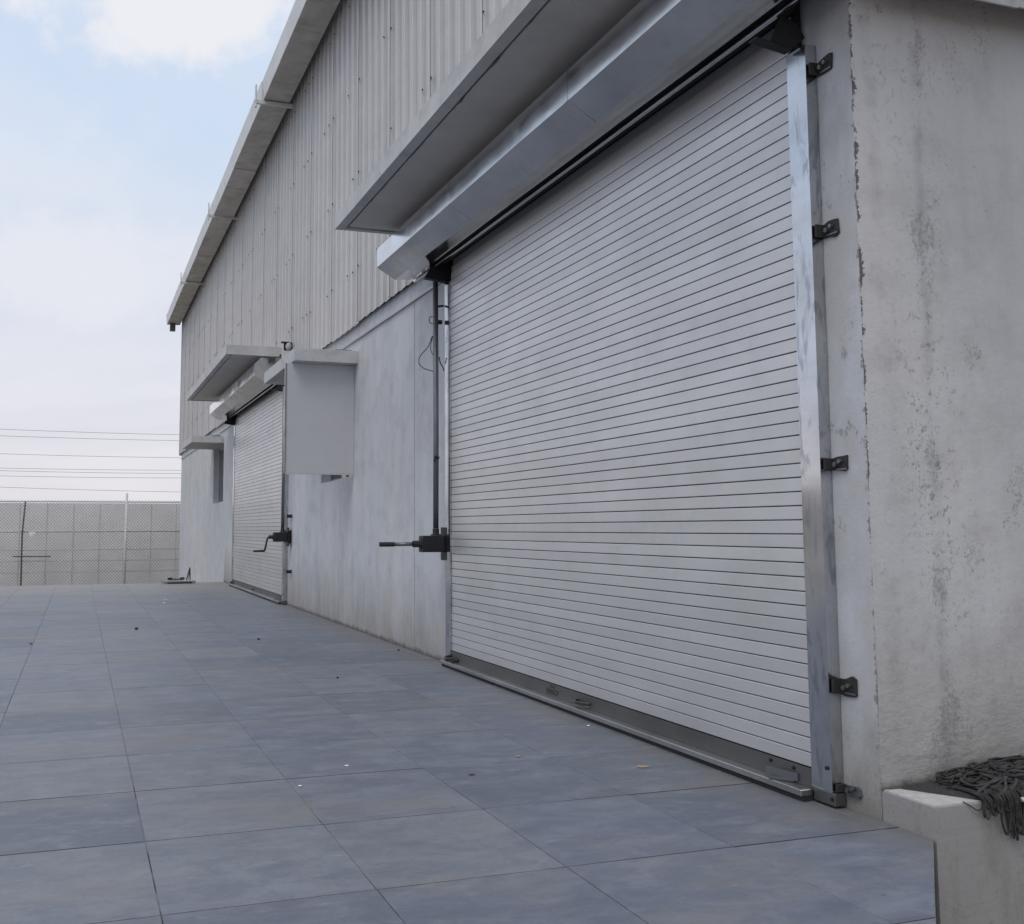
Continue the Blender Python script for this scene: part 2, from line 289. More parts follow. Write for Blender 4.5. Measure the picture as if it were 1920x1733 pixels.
def joint_mat():
    m, nt, b = new_mat('joint_mortar'); p = pos(nt)
    yy = NN(nt, 'ShaderNodeSeparateXYZ', Vector=p).outputs[1]
    filled = mth(nt, 'ADD', nz(nt, p, .9, 4, 0.6), mth(nt, 'MULTIPLY', mth(nt, 'SUBTRACT', yy, 5.0), 0.045))
    c = mixc(nt, ramp(nt, filled, [(0.44, 0.0), (0.50, 1.0)]), (0.050, 0.042, 0.036), (0.205, 0.222, 0.255))
    setin(nt, b, Base_Color=c, Roughness=0.95); return m
M_JOINT = joint_mat()
def side_mat():
    m, nt, b = new_mat('slab_edge_grime'); p = pos(nt)
    yy = NN(nt, 'ShaderNodeSeparateXYZ', Vector=p).outputs[1]
    f = mth(nt, 'ADD', nz(nt, p, .8, 4, 0.6), mth(nt, 'MULTIPLY', mth(nt, 'SUBTRACT', yy, 5.5), 0.02))
    c = mixc(nt, ramp(nt, f, [(0.48, 0.0), (0.58, 1.0)]), (0.045, 0.038, 0.032), (0.13, 0.145, 0.175))
    setin(nt, b, Base_Color=c, Roughness=0.95); return m
M_SIDE = side_mat()

# ------------------------------------------------------------------ builders
WL = {}
class MB:
    def __init__(s): s.v = []; s.f = []
    def box(s, x0, x1, y0, y1, z0, z1):
        b = len(s.v)
        s.v += [(x, y, z) for x in (x0, x1) for y in (y0, y1) for z in (z0, z1)]
        s.f += [tuple(b + i for i in q) for q in ((0, 1, 3, 2), (4, 6, 7, 5), (0, 4, 5, 1), (2, 3, 7, 6), (0, 2, 6, 4), (1, 5, 7, 3))]
        return s
    def prism(s, pts, axis, a0, a1, n=1):   # polygon extruded along an axis, pts in the other two axes
        b = len(s.v); k = len(pts)
        for i in range(n + 1):
            a = a0 + (a1 - a0) * i / n
            for (u, v) in pts:
                s.v.append({'x': (a, u, v), 'y': (u, a, v), 'z': (u, v, a)}[axis])
        for i in range(n):
            for j in range(k):
                s.f.append((b + i * k + j, b + i * k + (j + 1) % k, b + (i + 1) * k + (j + 1) % k, b + (i + 1) * k + j))
        s.f.append(tuple(b + j for j in range(k))[::-1]); s.f.append(tuple(b + n * k + j for j in range(k)))
        return s
    def tube(s, pts, r, seg=8, r_end=None):
        pts = [Vector(p) for p in pts]; b = len(s.v); prev = None; n = len(pts)
        for i, p in enumerate(pts):
            t = (pts[min(i + 1, n - 1)] - pts[max(i - 1, 0)]).normalized()
            a = prev if prev is not None and abs(prev.dot(t)) < 0.95 else (Vector((0, 0, 1)) if abs(t.z) < 0.9 else Vector((1, 0, 0)))
            u = (a - t * a.dot(t)).normalized(); v = t.cross(u); prev = u
            rr = r if r_end is None else r + (r_end - r) * i / (n - 1)
            for k in range(seg):
                an = 2 * math.pi * k / seg
                s.v.append(tuple(p + (u * math.cos(an) + v * math.sin(an)) * rr))
        for i in range(n - 1):
            for k in range(seg):
                s.f.append((b + i * seg + k, b + i * seg + (k + 1) % seg, b + (i + 1) * seg + (k + 1) % seg, b + (i + 1) * seg + k))
        s.f.append(tuple(b + k for k in range(seg))[::-1]); s.f.append(tuple(b + (n - 1) * seg + k for k in range(seg)))
        return s
    def mesh(s, name, mat, org, bev=0.0, smooth=False):
        me = bpy.data.meshes.new(name)
        me.from_pydata([tuple(Vector(p) - org) for p in s.v], [], s.f)
        bm = bmesh.new(); bm.from_mesh(me)
        bmesh.ops.recalc_face_normals(bm, faces=bm.faces)
        if bev: bmesh.ops.bevel(bm, geom=list(bm.edges), offset=bev, segments=2 if bev > .004 else 1, affect='EDGES', profile=0.7)
        bm.to_mesh(me); bm.free()
        if smooth:
            for p in me.polygons: p.use_smooth = True
        me.materials.append(mat); return me
    def build(s, name, mat, parent=None, bev=0.0, smooth=False, org=None):
        if org is None:
            n = len(s.v); org = Vector((sum(v[0] for v in s.v) / n, sum(v[1] for v in s.v) / n, sum(v[2] for v in s.v) / n))
            if parent is None: org.z = min(v[2] for v in s.v)
        me = s.mesh(name, mat, org, bev, smooth)
        return place(name, me, org, parent)
def place(name, me, org, parent=None):
    o = bpy.data.objects.new(name, me); COL.objects.link(o)
    WL[o.name] = Vector(org)
    o.location = Vector(org) - (WL[parent.name] if parent else Vector())
    if parent: o.parent = parent
    return o
def tag(o, label=None, cat=None, group=None, kind=None):
    if label: o['label'] = label
    if cat: o['category'] = cat
    if group: o['group'] = group
    if kind: o['kind'] = kind
    return o
def empty(name, loc):
    o = bpy.data.objects.new(name, None); COL.objects.link(o); o.location = loc; WL[o.name] = Vector(loc); return o
def sheet(name, pts, mat, parent=None):
    return None

W = 3.66          # facade plane
Y0, Y1 = 4.29, 42.3

# ------------------------------------------------------------------ ground
g = MB(); g.v = [(-900, -900, -1.25), (900, -900, -1.25), (900, 900, -1.25), (-900, 900, -1.25)]; g.f = [(0, 1, 2, 3)]
tag(g.build('ground', M_SOIL), kind='structure')

# raised loading platform with stone slabs; its right edge is cut at an angle in front of the plinth
DK = MB()
DK.prism([(-9, -5), (2.0, -5), (2.0, 2.235), (3.62, 3.97), (3.655, 29.0), (-9, 29.0)], 'z', -1.25, -0.0045)
pave = DK.build('pavement', M_JOINT); tag(pave, kind='structure')
xs = [0.325 + 0.8115 * k for k in range(-6, 5)]; xs = [x for x in xs if x < 3.6] + [3.657]
ys = [4.18 + 0.978 * k for k in range(-6, 26)]
ys = [y for y in ys if y < 28.6] + [28.98]
def clip(poly, n, d):
    out = []
    for i in range(len(poly)):
        a, b = poly[i], poly[(i + 1) % len(poly)]
        da, db = n[0] * a[0] + n[1] * a[1] - d, n[0] * b[0] + n[1] * b[1] - d
        if da <= 0: out.append(a)
        if (da < 0) != (db < 0) and abs(da - db) > 1e-9:
            t = da / (da - db); out.append((a[0] + (b[0] - a[0]) * t, a[1] + (b[1] - a[1]) * t))
    return out
G = 0.0022
dn = (1.75, -1.632); dd = 1.75 * 3.662 - 1.632 * 3.97
cache = {}
def tile_mesh(poly, cx, cy):
    bm = bmesh.new()
    top = []; mid = []; bot = []
    cxp = sum(p[0] for p in poly) / len(poly); cyp = sum(p[1] for p in poly) / len(poly)
    for (x, y) in poly:
        ix = x + (0.0012 if x < cxp else -0.0012); iy = y + (0.0026 if y < cyp else -0.0026)
        top.append(bm.verts.new((ix - cx, iy - cy, 0))); mid.append(bm.verts.new((x - cx, y - cy, -0.002))); bot.append(bm.verts.new((x - cx, y - cy, -0.03)))
    k = len(poly); bm.faces.new(top)
    for i in range(k):
        j = (i + 1) % k
        bm.faces.new((mid[i], mid[j], top[j], top[i])); bm.faces.new((bot[i], bot[j], mid[j], mid[i]))
    bmesh.ops.recalc_face_normals(bm, faces=bm.faces)
    me = bpy.data.meshes.new('stone_slab'); bm.to_mesh(me); bm.free(); me.materials.append(M_TILE); me.materials.append(M_SIDE)
    for p in me.polygons:
        if abs(p.normal.y) > .3 and abs(p.normal.x) < .5: p.material_index = 1
    return me
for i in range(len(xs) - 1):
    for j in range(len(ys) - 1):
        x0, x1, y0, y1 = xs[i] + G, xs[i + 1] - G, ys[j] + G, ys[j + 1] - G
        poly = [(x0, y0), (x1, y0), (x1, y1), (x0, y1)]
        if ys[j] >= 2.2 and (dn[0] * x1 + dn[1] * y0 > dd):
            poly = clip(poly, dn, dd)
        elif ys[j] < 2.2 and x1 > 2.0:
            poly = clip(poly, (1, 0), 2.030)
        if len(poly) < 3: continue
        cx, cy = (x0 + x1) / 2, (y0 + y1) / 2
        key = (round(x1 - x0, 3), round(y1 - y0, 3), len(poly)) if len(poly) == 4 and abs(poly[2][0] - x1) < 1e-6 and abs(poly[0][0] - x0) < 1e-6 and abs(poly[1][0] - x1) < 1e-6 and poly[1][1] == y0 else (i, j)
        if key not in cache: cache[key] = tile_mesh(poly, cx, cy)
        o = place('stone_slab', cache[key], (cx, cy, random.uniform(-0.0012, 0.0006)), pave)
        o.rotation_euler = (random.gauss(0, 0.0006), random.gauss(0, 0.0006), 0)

m = MB(); m.prism([(2.024, -5), (2.024, 2.221), (3.655, 3.968), (3.625, 3.968), (2.004, 2.23), (2.004, -5)], 'z', -1.249, -0.0315); m.build('platform_side', M_PLINTH, pave)
# ------------------------------------------------------------------ warehouse
WH = empty('warehouse', (W, Y0, -1.25))
tag(WH, 'long grey warehouse with ribbed metal cladding above plaster wall and two roller shutters', 'warehouse')
wins = [(14.815, 16.975, 2.12, 3.70), (29.46, 31.75, 2.12, 3.70)]
# front wall as a grid with two window openings
m = MB()
yc = sorted({Y0, Y1, *[a for w_ in wins for a in w_[:2]]}); zc_ = [-1.25, 2.12, 3.70, 4.9]
for a in range(len(yc) - 1):
    for b_ in range(3):
        hole = b_ == 1 and any(abs(yc[a] - w_[0]) < 1e-6 for w_ in wins)
        if hole:
            ya, yb, za, zb = yc[a], yc[a + 1], 2.12, 3.70
            for q in (((W, ya, za), (W, yb, za), (W + .24, yb, za), (W + .24, ya, za)), ((W, ya, zb), (W + .24, ya, zb), (W + .24, yb, zb), (W, yb, zb)),
                      ((W, ya, za), (W + .24, ya, za), (W + .24, ya, zb), (W, ya, zb)), ((W, yb, za), (W, yb, zb), (W + .24, yb, zb), (W + .24, yb, za))):
                k = len(m.v); m.v += list(q); m.f.append((k, k + 1, k + 2, k + 3))
        else:
            k = len(m.v); m.v += [(W, yc[a], zc_[b_]), (W, yc[a + 1], zc_[b_]), (W, yc[a + 1], zc_[b_ + 1]), (W, yc[a], zc_[b_ + 1])]
            m.f.append((k, k + 1, k + 2, k + 3))
k = len(m.v); m.v += [(W, Y1, -1.25), (18, Y1, -1.25), (18, Y1, 4.9), (W, Y1, 4.9)]; m.f.append((k, k + 1, k + 2, k + 3))
me = bpy.data.meshes.new('plaster_wall'); me.from_pydata([tuple(Vector(v) - Vector((W, 20, 0))) for v in m.v], [], m.f)
bm = bmesh.new(); bm.from_mesh(me); bmesh.ops.remove_doubles(bm, verts=bm.verts, dist=1e-5); bm.to_mesh(me); bm.free()
me.materials.append(M_WALL); tag(place('front_wall', me, (W, 20, 0), WH), 'pale stained plaster wall along the platform')
# end wall facing the camera: gridded so the knocked corner can be uneven
m = MB(); nx, nzv = 60, 110
zs = [0.10 + (4.9 - 0.10) * i / nzv for i in range(nzv + 1)]
for i in range(nzv + 1):
    for j in range(nx + 1):
        x = W + (0.9 * (j / nx) if j < nx else 14.0)
        y = Y0
        z = zs[i]
        if j == 0: x = W - 0.0015
        h = mnoise.noise(Vector((x * 3, 0, z * 2.2))) * 0.004
        if z < 0.45: h += (mnoise.noise(Vector((x * 9, 3, z * 12)))) * 0.012 * (0.45 - z) / 0.35
        if j <= 1:
            ch = mnoise.noise(Vector((1.3, 7.7, z * 3.2))) + 0.55 * mnoise.noise(Vector((4.3, 1.7, z * 11)))
            if ch > 0.25: x += 0.010 * (ch - 0.1) * (1 if j == 0 else .3); h -= 0.0 if j else 0
        m.v.append((x, y - h if j else y, z))
for i in range(nzv):
    for j in range(nx):
        a = i * (nx + 1) + j; m.f.append((a, a + 1, a + nx + 2, a + nx + 1))
m.build('end_wall', M_END, WH, smooth=True)
# plinth with white painted top
m = MB(); 
def rough_box(m, x0, x1, y0, y1, z0, z1, n, amp, seed):
    pass
m.prism([(3.6615, 3.95), (4.178, 3.95), (4.178, 4.288), (3.6615, 4.288)], 'z', -1.25, 0.138, 30)
bmv = []
for (x, y, z) in m.v:
    e = mnoise.noise(Vector((x * 6 + 3, y * 8, z * 9))) * 0.003
    bmv.append((x + (e if x < 3.8 else 0), y + (e if y < 4.1 else 0), z))
m.v = bmv; m.build('plinth_block', M_PLINTH, WH)
MB().box(4.183, 9.5, 3.951, 4.288, -1.25, 0.138).build('plinth_block', M_PLINTH, WH)
# ragged white cap
m = MB(); n = 26; pts = []
for i in range(n): t = i / (n - 1); pts.append((3.668 + 0.006 * mnoise.noise(Vector((t * 14, 0, 0))), 4.28 - t * .322))
for i in range(n): t = i / (n - 1); pts.append((3.672 + t * 1.6, 3.956 + 0.007 * (mnoise.noise(Vector((t * 40, 5, 0))) + .4)))
pts.append((5.27, 4.287)); 
for i in range(14): t = i / 13; pts.append((5.2 - t * 1.5, 4.283 + 0.01 * mnoise.noise(Vector((t * 20, 9, 0))) - 0.012))
m.prism(pts, 'z', 0.1385, 0.147); m.build('plinth_cap', M_LEDGE, WH)
# folded white flashing at the foot of the end cladding
for (xa, xb, yy, zb_) in ((3.70, 4.572, 4.08, 4.108), (4.573, 9.5, 4.10, 4.128)):
    m = MB(); m.prism([(yy, zb_), (yy + .012, zb_), (yy + .012, 4.9), (yy, 4.9)], 'x', xa, xb)
    m.build('end_flashing', M_LEDGE, WH)
# two patches of render scar under the flashing
# ledge strip along the wall foot of the beam
for (ya, yb) in ((10.75, 15.2), (15.2, 19.5), (27.0, 34.0), (34.0, 42.29)):
    m = MB(); n = 14
    for i in range(n + 1):
        y = ya + (yb - ya) * i / n; w1_ = 0.006 * mnoise.noise(Vector((y * 1.3, 2, 0)))
        z = 4.072 + w1_
        m.v += [(W - 0.028, y, z - .012), (W - 0.028, y, z + .010), (W + .001, y, z + .018), (W + .001, y, z - .016)]
    for i in range(n):
        for j in range(4): m.f.append((i * 4 + j, i * 4 + (j + 1) % 4, (i + 1) * 4 + (j + 1) % 4, (i + 1) * 4 + j))
    m.f += [(0, 1, 2, 3), tuple(n * 4 + j for j in range(4))]
    m.build('drip_rail', M_FRAME, WH)
MB().box(W - 0.004, W - 0.0005, 11.865, 11.872, 0.05, 4.05).build('render_joint', plain('hairline_joint', (0.40, 0.40, 0.41), .9), WH)  # hairline joint in the render, laid on as a grey strip

# ribbed cladding: one object per sheet, shared mesh
def rib_profile():
    p = []; pitch = 0.33; t = 0.0
    for k in range(5):
        s = k * pitch
        p += [(s, 0), (s + .116, 0), (s + .124, -.008), (s + .136, -.008), (s + .144, 0), (s + .256, 0), (s + .266, -.034), (s + .306, -.034), (s + .322, 0)]
    p.append((1.652, 0)); return p
def clad_sheet(zb, zt, wavy=True):
    m = MB(); pr = rib_profile()
    zl = [zb, zb + .012, zt]
    for z in zl:
        for (s, d) in pr: m.v.append((3.605 + d - (0.0), s, z + (0.010 * math.sin(s * 19 + 1) if (wavy and z == zb) else 0)))
    n = len(pr)
    for r_ in range(len(zl) - 1):
        for j in range(n - 1): a = r_ * n + j; m.f.append((a, a + 1, a + n + 1, a + n))
    # lap edge: the last rib of each sheet stands a touch proud so the seam shows
    b = len(m.v)
    m.v += [(3.5600, 1.634, zb), (3.5600, 1.634, zt), (3.5970, 1.660, zb), (3.5970, 1.660, zt), (3.5590, 1.622, zb), (3.5590, 1.622, zt), (3.5640, 1.584, zb), (3.5640, 1.584, zt)]
    m.f += [(b + 4, b + 5, b + 1, b), (b, b + 1, b + 3, b + 2), (b + 6, b + 7, b + 5, b + 4)]
    return m
zb0 = 4.262
cm = clad_sheet(zb0, 9.62).mesh('cladding_sheet', M_CLAD, Vector((3.6, 0, zb0)))
seam0 = 11.05 - 1.65 * 5
k = 0
y = seam0
while y < Y1 - 0.5:
    if y + 1.65 > 3.9:
        o = place('cladding_sheet', cm, (3.6 + random.uniform(-.002, .002), y, zb0 + random.uniform(-.012, .012)), WH)
    y += 1.65
# backing behind the sheets so nothing shows through, with the shadow gap below
MB().box(3.612, W + .02, Y0 + .02, Y1, 4.30, 9.6).build('cladding_backing', M_BLACK, WH)
MB().box(3.575, 3.60, 42.24, 42.33, 4.2, 9.5).build('corner_flashing', M_CLAD, WH)
# screws
scr = MB()
for zr in (5.045, 6.41, 7.78, 9.15):
    y = 12.70 - 1.65 * 5
    while y < Y1 - .3:
        for dy in (-.09, .24, .57):
            if dy == .57 and random.random() < .6: continue
            if random.random() < .12: continue
            yy = y + dy + random.uniform(-.02, .02); zz = zr + random.uniform(-.02, .02)
            xx = 3.574
            scr.tube([(xx + .004, yy, zz), (xx - .010, yy, zz)], 0.011, 6)
        y += 1.65
o = scr.build('cladding_screws', M_DARK, WH); o['kind'] = 'stuff'
# end cladding above the flashing and the roof
MB().box(3.62, 18, 4.08, 4.285, 4.902, 9.6).build('end_cladding', M_CLAD, WH)
m = MB(); m.prism([(3.45, 9.78), (10.8, 11.1), (18.2, 9.78), (18.2, 9.70), (10.8, 11.02), (3.45, 9.70)], 'y', 4.1, 42.4); m.build('roof', M_CLAD, WH)
MB().box(3.56, 18, 42.305, 42.34, 4.2, 9.6).build('end_cladding', M_CLAD, WH)

# gutter with brackets and an outlet; each length is a piece of its own
gy = [3.9, 11.6, 19.36, 23.3, 27.05, 31.0, 34.87, 38.6, 42.5]
gut = None
for a, (ya, yb) in enumerate(zip(gy[:-1], gy[1:])):
    dz = random.uniform(-.018, .018) if a % 2 else 0; dx = random.uniform(-.015, .01)
    m = MB(); prof = [(3.50, 9.35 + dz), (3.005 + dx, 9.345 + dz), (2.985 + dx, 9.72 + dz), (3.01 + dx, 9.722 + dz), (3.03 + dx, 9.37 + dz), (3.47, 9.375 + dz), (3.49, 9.66), (3.52, 9.66)]
    m.prism(prof, 'y', ya + .002, yb - .002, 4)
    gut = m.build('gutter', M_GUT, WH)
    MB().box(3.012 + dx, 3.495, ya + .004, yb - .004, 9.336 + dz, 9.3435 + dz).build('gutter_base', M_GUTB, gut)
    if yb > 42: MB().prism([(3.50, 9.345), (3.0, 9.34), (2.98, 9.74), (3.5, 9.74)], 'y', 42.5, 42.512).build('gutter_end_cap', M_GUT, gut)
for yb in (11.6, 19.34, 27.04, 34.87):
    m = MB(); m.box(2.86, 3.59, yb - .03, yb + .03, 9.265, 9.335); m.box(2.86, 2.885, yb - .05, yb + .05, 9.20, 9.62)
    m.build('gutter_bracket', M_GUT, WH, bev=.003)
MB().prism([(3.10, 42.05), (3.30, 42.05), (3.30, 42.3), (3.10, 42.3)], 'z', 9.02, 9.345).build('gutter_outlet', M_BAR, WH, bev=.01)

# concrete canopies
def canopy(x0, ya, yb, zb, zt, name, lip=0.1):
    m = MB(); m.box(x0, W - .0, ya, yb, zb + .045, zt)
    root = m.build(name, M_CAN, WH)
    l = MB(); l.box(x0, x0 + lip, ya, yb, zb, zb + .045)
    l.build('drip_edge', M_CAN, root)
    l = MB(); l.box(x0 + lip + .001, 3.56, yb - .085, yb, zb, zb + .045); l.build('drip_edge', M_CAN, root)
    l = MB(); l.box(x0 + lip + .001, 3.56, ya + .002, ya + .085, zb, zb + .0445); l.build('drip_edge', M_CAN, root)
    # soffit render, ragged at the drip groove
    pts = []; n = int((yb - ya) * 14)
    for i in range(n + 1):
        y = ya + .11 + (yb - ya - .22) * i / n
        pts.append((x0 + lip + .030 + 0.022 * max(0, mnoise.noise(Vector((y * 2.7, 1, 0))) + .5 * mnoise.noise(Vector((y * 11, 4, 0)))), y))
    pts += [(3.56, yb - .11), (3.56, ya + .11)]
    s_ = MB(); s_.prism(pts, 'z', zb + .014, zb + .044); s_.build('soffit_render', M_SOFF, root)
    d = MB(); d.box(x0 + lip + .003, x0 + lip + .05, ya + .09, yb - .09, zb + .040, zb + .0443); d.build('drip_groove', M_BLACK, root)  # black strip paints the shade inside the drip groove
    return root
M_SOFF = plain('grey_soffit', (0.60, 0.58, 0.56), 0.9, 2.2, 0.15)
c1 = canopy(2.588, 3.95, 11.40, 4.705, 4.875, 'door_canopy'); tag(c1, 'long concrete canopy over the near roller shutter')
c2 = canopy(2.545, 20.4, 28.3, 4.705, 4.885, 'door_canopy'); tag(c2, 'concrete canopy over the far roller shutter')
m = MB(); m.box(2.752, W, 14.585, 17.18, 3.72, 3.90); c3 = m.build('window_canopy', M_CAN, WH, bev=.006); tag(c3, 'shallow concrete canopy above the near window')
MB().box(2.86, 3.55, 14.70, 17.05, 3.712, 3.7195).build('soffit_render', M_SOFF, c3)
m = MB(); m.box(2.798, W, 29.464, 32.11, 3.722, 3.90); c4 = m.build('window_canopy', M_CAN, WH, bev=.006); tag(c4, 'shallow concrete canopy above the far window')
MB().box(2.90, 3.55, 29.58, 32.0, 3.714, 3.7215).build('soffit_render', M_SOFF, c4)
# debris in the joint on the window canopies
MB().box(3.36, 3.60, 14.70, 14.9, 3.902, 3.925).build('roofing_scrap', M_DARK, c3)
MB().box(3.36, 3.60, 29.6, 29.9, 3.902, 3.93).build('roofing_scrap', M_DARK, c4)

# windows
for (ya, yb, za, zb) in wins:
    f = MB()
    for q in ((ya, ya + .05, za, zb), (yb - .05, yb, za, zb), (ya + .05, yb - .05, za, za + .05), (ya + .05, yb - .05, zb - .05, zb), ((ya + yb) / 2 - .02, (ya + yb) / 2 + .02, za + .05, zb - .05)):
        f.box(W + .15, W + .20, *q)
    fr = f.build('window', M_FRAME, WH)
    MB().box(W + .17, W + .176, ya + .05, (ya + yb) / 2 - .02, za + .05, zb - .05).build('pane', M_GLASS, fr)
    MB().box(W + .17, W + .176, (ya + yb) / 2 + .02, yb - .05, za + .05, zb - .05).build('pane', M_GLASS, fr)
# side screen of sheet metal hanging beside the near window
m = MB(); m.box(2.680, 3.655, 14.775, 14.789, 2.170, 3.709); ss = m.build('side_screen', M_PANEL, WH, bev=.003); tag(ss, 'pale sheet metal screen standing out from the wall under the window canopy')
MB().box(2.662, 2.679, 14.765, 14.815, 2.165, 3.709).build('edge_fold', M_LIP, ss)
MB().box(2.680, 3.655, 14.765, 14.800, 2.150, 2.169).build('edge_fold', M_PANEL, ss)
MB().box(2.95, 3.45, 14.79, 14.96, 3.69, 3.7095).build('edge_fold', M_PANEL, ss)

# roller shutters
P_ = 0.075
def slat_mesh(L_):
    prof = [(0.008, 0), (0.0012, 0.0008), (0, .0022), (-.0003, .004), (-.0003, .066), (0, .0684), (.0016, .0700), (.016, .0704), (.016, .0765), (.020, .0765), (.020, 0)]
    m = MB(); m.prism(prof, 'y', -L_ / 2, L_ / 2, 1)
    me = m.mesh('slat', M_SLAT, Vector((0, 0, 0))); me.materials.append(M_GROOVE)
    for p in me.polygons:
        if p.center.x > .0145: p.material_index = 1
    return me
def shutter(ya, yb, label, nsl=55, hood_y=(3.9, 11.2), crank_dir='far'):
    back = MB(); back.box(3.632, 3.655, ya - .05, yb + .05, 0.06, 4.33)
    root = back.build('roller_shutter', M_BLACK, WH); tag(root, label)
    me = slat_mesh(yb - ya)
    for i in range(nsl):
        inset = 0 if i < 52 else 0.008 * (i - 51) ** 1.6
        place('slat', me, (3.603 + inset + random.uniform(-.0012, .0012), (ya + yb) / 2, 0.1625 + i * P_), root)
    # bottom bar: dull upright leaf, projecting foot with a bright edge and a rubber seal
    MB().box(3.5955, 3.606, ya - .01, yb + .01, 0.052, 0.157).build('bottom_bar', M_BAR, root)
    MB().box(3.520, 3.5950, ya - .005, yb + .13, 0.026, 0.060).build('bottom_lip', M_LIP, root, bev=.004)
    MB().box(3.532, 3.606, ya - .005, yb + .12, 0.003, 0.0255).build('bottom_seal', M_BLACK, root)
    # guides
    for s, (g0, g1) in (('near', (ya - .165, ya - .006)), ('far', (yb + .006, yb + .165))):
        m = MB()
        m.prism([(3.588, g0), (3.588, g1), (3.598, g1), (3.598, g0 + .008), (3.656, g0 + .008), (3.656, g0)], 'z', 0.075 if s == 'near' else .03, 3.97, 40)
        mm = []
        for (x, y, z) in m.v:
            fl = max(0, z - 3.72) * .16
            mm.append((x + 0.0008 * mnoise.noise(Vector((0, y * 3, z * 2.0))) , y + (.002 * mnoise.noise(Vector((5, 0, z * 1.5)))), z))
        m.v = mm
        m.build('guide_rail', M_GUIDE, root)
        m = MB(); m.box(3.60, 3.63, g0 + .01, g1, .03, 3.97); m.build('guide_channel', M_BLACK, root)
    # foot of the near guide
    m = MB(); m.box(3.586, 3.655, ya - .185, ya - .02, .012, .074); m.build('guide_foot', M_BAR, root, bev=.003)
    for (by, bz) in ((ya - .13, .19), (ya - .165, .045)): MB().tube([(3.590, by, bz), (3.580, by, bz)], .010, 8).build('guide_bolt', M_DARK, root)
    # hood
    h0, h1 = hood_y
    m = MB(); prof = [(3.575, 4.62), (3.14, 4.60), (3.018, 4.47), (3.018, 4.262), (3.225, 4.137), (3.40, 4.150), (3.40, 4.30), (3.575, 4.33)]
    n = 36; m.prism(prof, 'y', h0, h1, n)
    m.v = [(x + (.004 * mnoise.noise(Vector((x * 4, y * .8, z * 3))) if 3.0 < x < 3.5 and h0 < y < h1 else 0), y, z + (.004 * mnoise.noise(Vector((9, y * .9, x * 3))) if x < 3.5 else 0)) for x, y, z in m.v]
    hd = m.build('shutter_hood', M_GALV, root)
    yj = h1 - 2.45
    while yj > h0 + .2:
        j = MB()
        for (a, b_) in (((3.0155, 4.465), (3.0155, 4.262)), ((3.0155, 4.2615), (3.2245, 4.1345))):
            j.prism([a, b_, (b_[0] + .004, b_[1] + .003), (a[0] + .004, a[1] + .003)], 'y', yj, yj + .028)
        j.build('hood_lap', M_GALV, root)
        yj -= 2.45
    MB().box(3.432, 3.462, h0, h1 - .02, 4.118, 4.150).build('hood_rail', M_GALV, root, bev=.004)
    MB().box(3.401, 3.43, h0 + .01, h1 - .05, 4.18, 4.30).build('hood_inner_strip', M_BLACK, root)
    # end plates carrying the barrel
    for yp, sgn in ((ya - .10, 1), (yb + .10, -1)):
        m = MB(); m.prism([(3.33, 3.995), (3.40, 4.11), (3.40, 4.31), (3.60, 4.31), (3.655, 4.2), (3.655, 3.93), (3.56, 3.965)] if sgn < 0 else [(3.42, 3.995), (3.47, 4.11), (3.49, 4.155), (3.60, 4.10), (3.64, 4.04), (3.55, 3.965)], 'y', yp - .004, yp + .004)
        m.build('end_plate', M_DARK, root)
        m = MB(); m.prism([(3.33, 3.995), (3.56, 3.965), (3.56, 3.972), (3.33, 4.002)], 'y', yp, yp + sgn * .07); m.build('end_plate_flange', M_DARK, root)
    m = MB(); m.tube([(3.50, ya - .1, 4.25), (3.50, yb + .1, 4.25)], .10, 16); m.build('barrel', M_BLACK, root, smooth=True)
    return root
s1 = shutter(4.722, 10.392, 'large near roller shutter of pale grey slats', 55, (3.9, 11.2))
s2 = shutter(20.0, 26.80, 'smaller looking far roller shutter beyond the window screen', 54, (20.0, 27.3))
# curled stop and pull handles on the bottom bars
def handle(root, yc_, big=1.0):
    pts = []
    for i in range(15):
        t = i / 14 * math.pi; pts.append((3.594 - .062 * math.sin(t) * big, yc_ + .105 * big * math.cos(t), .098))
    m = MB(); b = 0
    for p in pts: m.v += [(p[0], p[1], p[2] - .013), (p[0], p[1], p[2] + .013), (p[0] + .005, p[1], p[2] + .013), (p[0] + .005, p[1], p[2] - .013)]
    for i in range(14):
        for j in range(4): m.f.append((i * 4 + j, i * 4 + (j + 1) % 4, i * 4 + 4 + (j + 1) % 4, i * 4 + 4 + j))
    m.f += [(0, 1, 2, 3), (56, 57, 58, 59)]
    hb = m.build('pull_handle', M_RUST, root)
    for dz in (-.0135, .0135): MB().tube([(p[0], p[1], p[2] + dz) for p in pts], .0022, 5).build('handle_rim', M_LIP, root)
def stop(root, yc_, d=1):
    m = MB(); m.prism([(3.594, yc_ - .10), (3.545, yc_ + .10 * d), (3.530, yc_ + .10 * d), (3.585, yc_ - .10)], 'z', .075, .115)
    m.prism([(3.594, yc_ - .055), (3.52, yc_ + .07), (3.51, yc_ + .06), (3.585, yc_ - .07)], 'z', .066, .078)
    m.build('stop_lug', M_PIPE, root)
    for by in (yc_ - .06, yc_ + .14): MB().tube([(3.596, by, .135), (3.586, by, .135)], .010, 8).build('lug_bolt', M_DARK, root)
handle(s1, 7.36); stop(s1, 4.93); handle(s2, 23.4, .9); stop(s2, 20.25)
for rt, yy in ((s1, 10.30), (s2, 26.7)):
    m = MB(); m.tube([(3.59, yy - .12, .085), (3.56, yy - .05, .10), (3.54, yy + .05, .085), (3.55, yy + .14, .09), (3.60, yy + .08, .12)], .016, 8)
    m.tube([(3.55, yy - .10, .075), (3.55, yy + .16, .07)], .010, 6); m.build('stop_lug', M_RUST, rt)
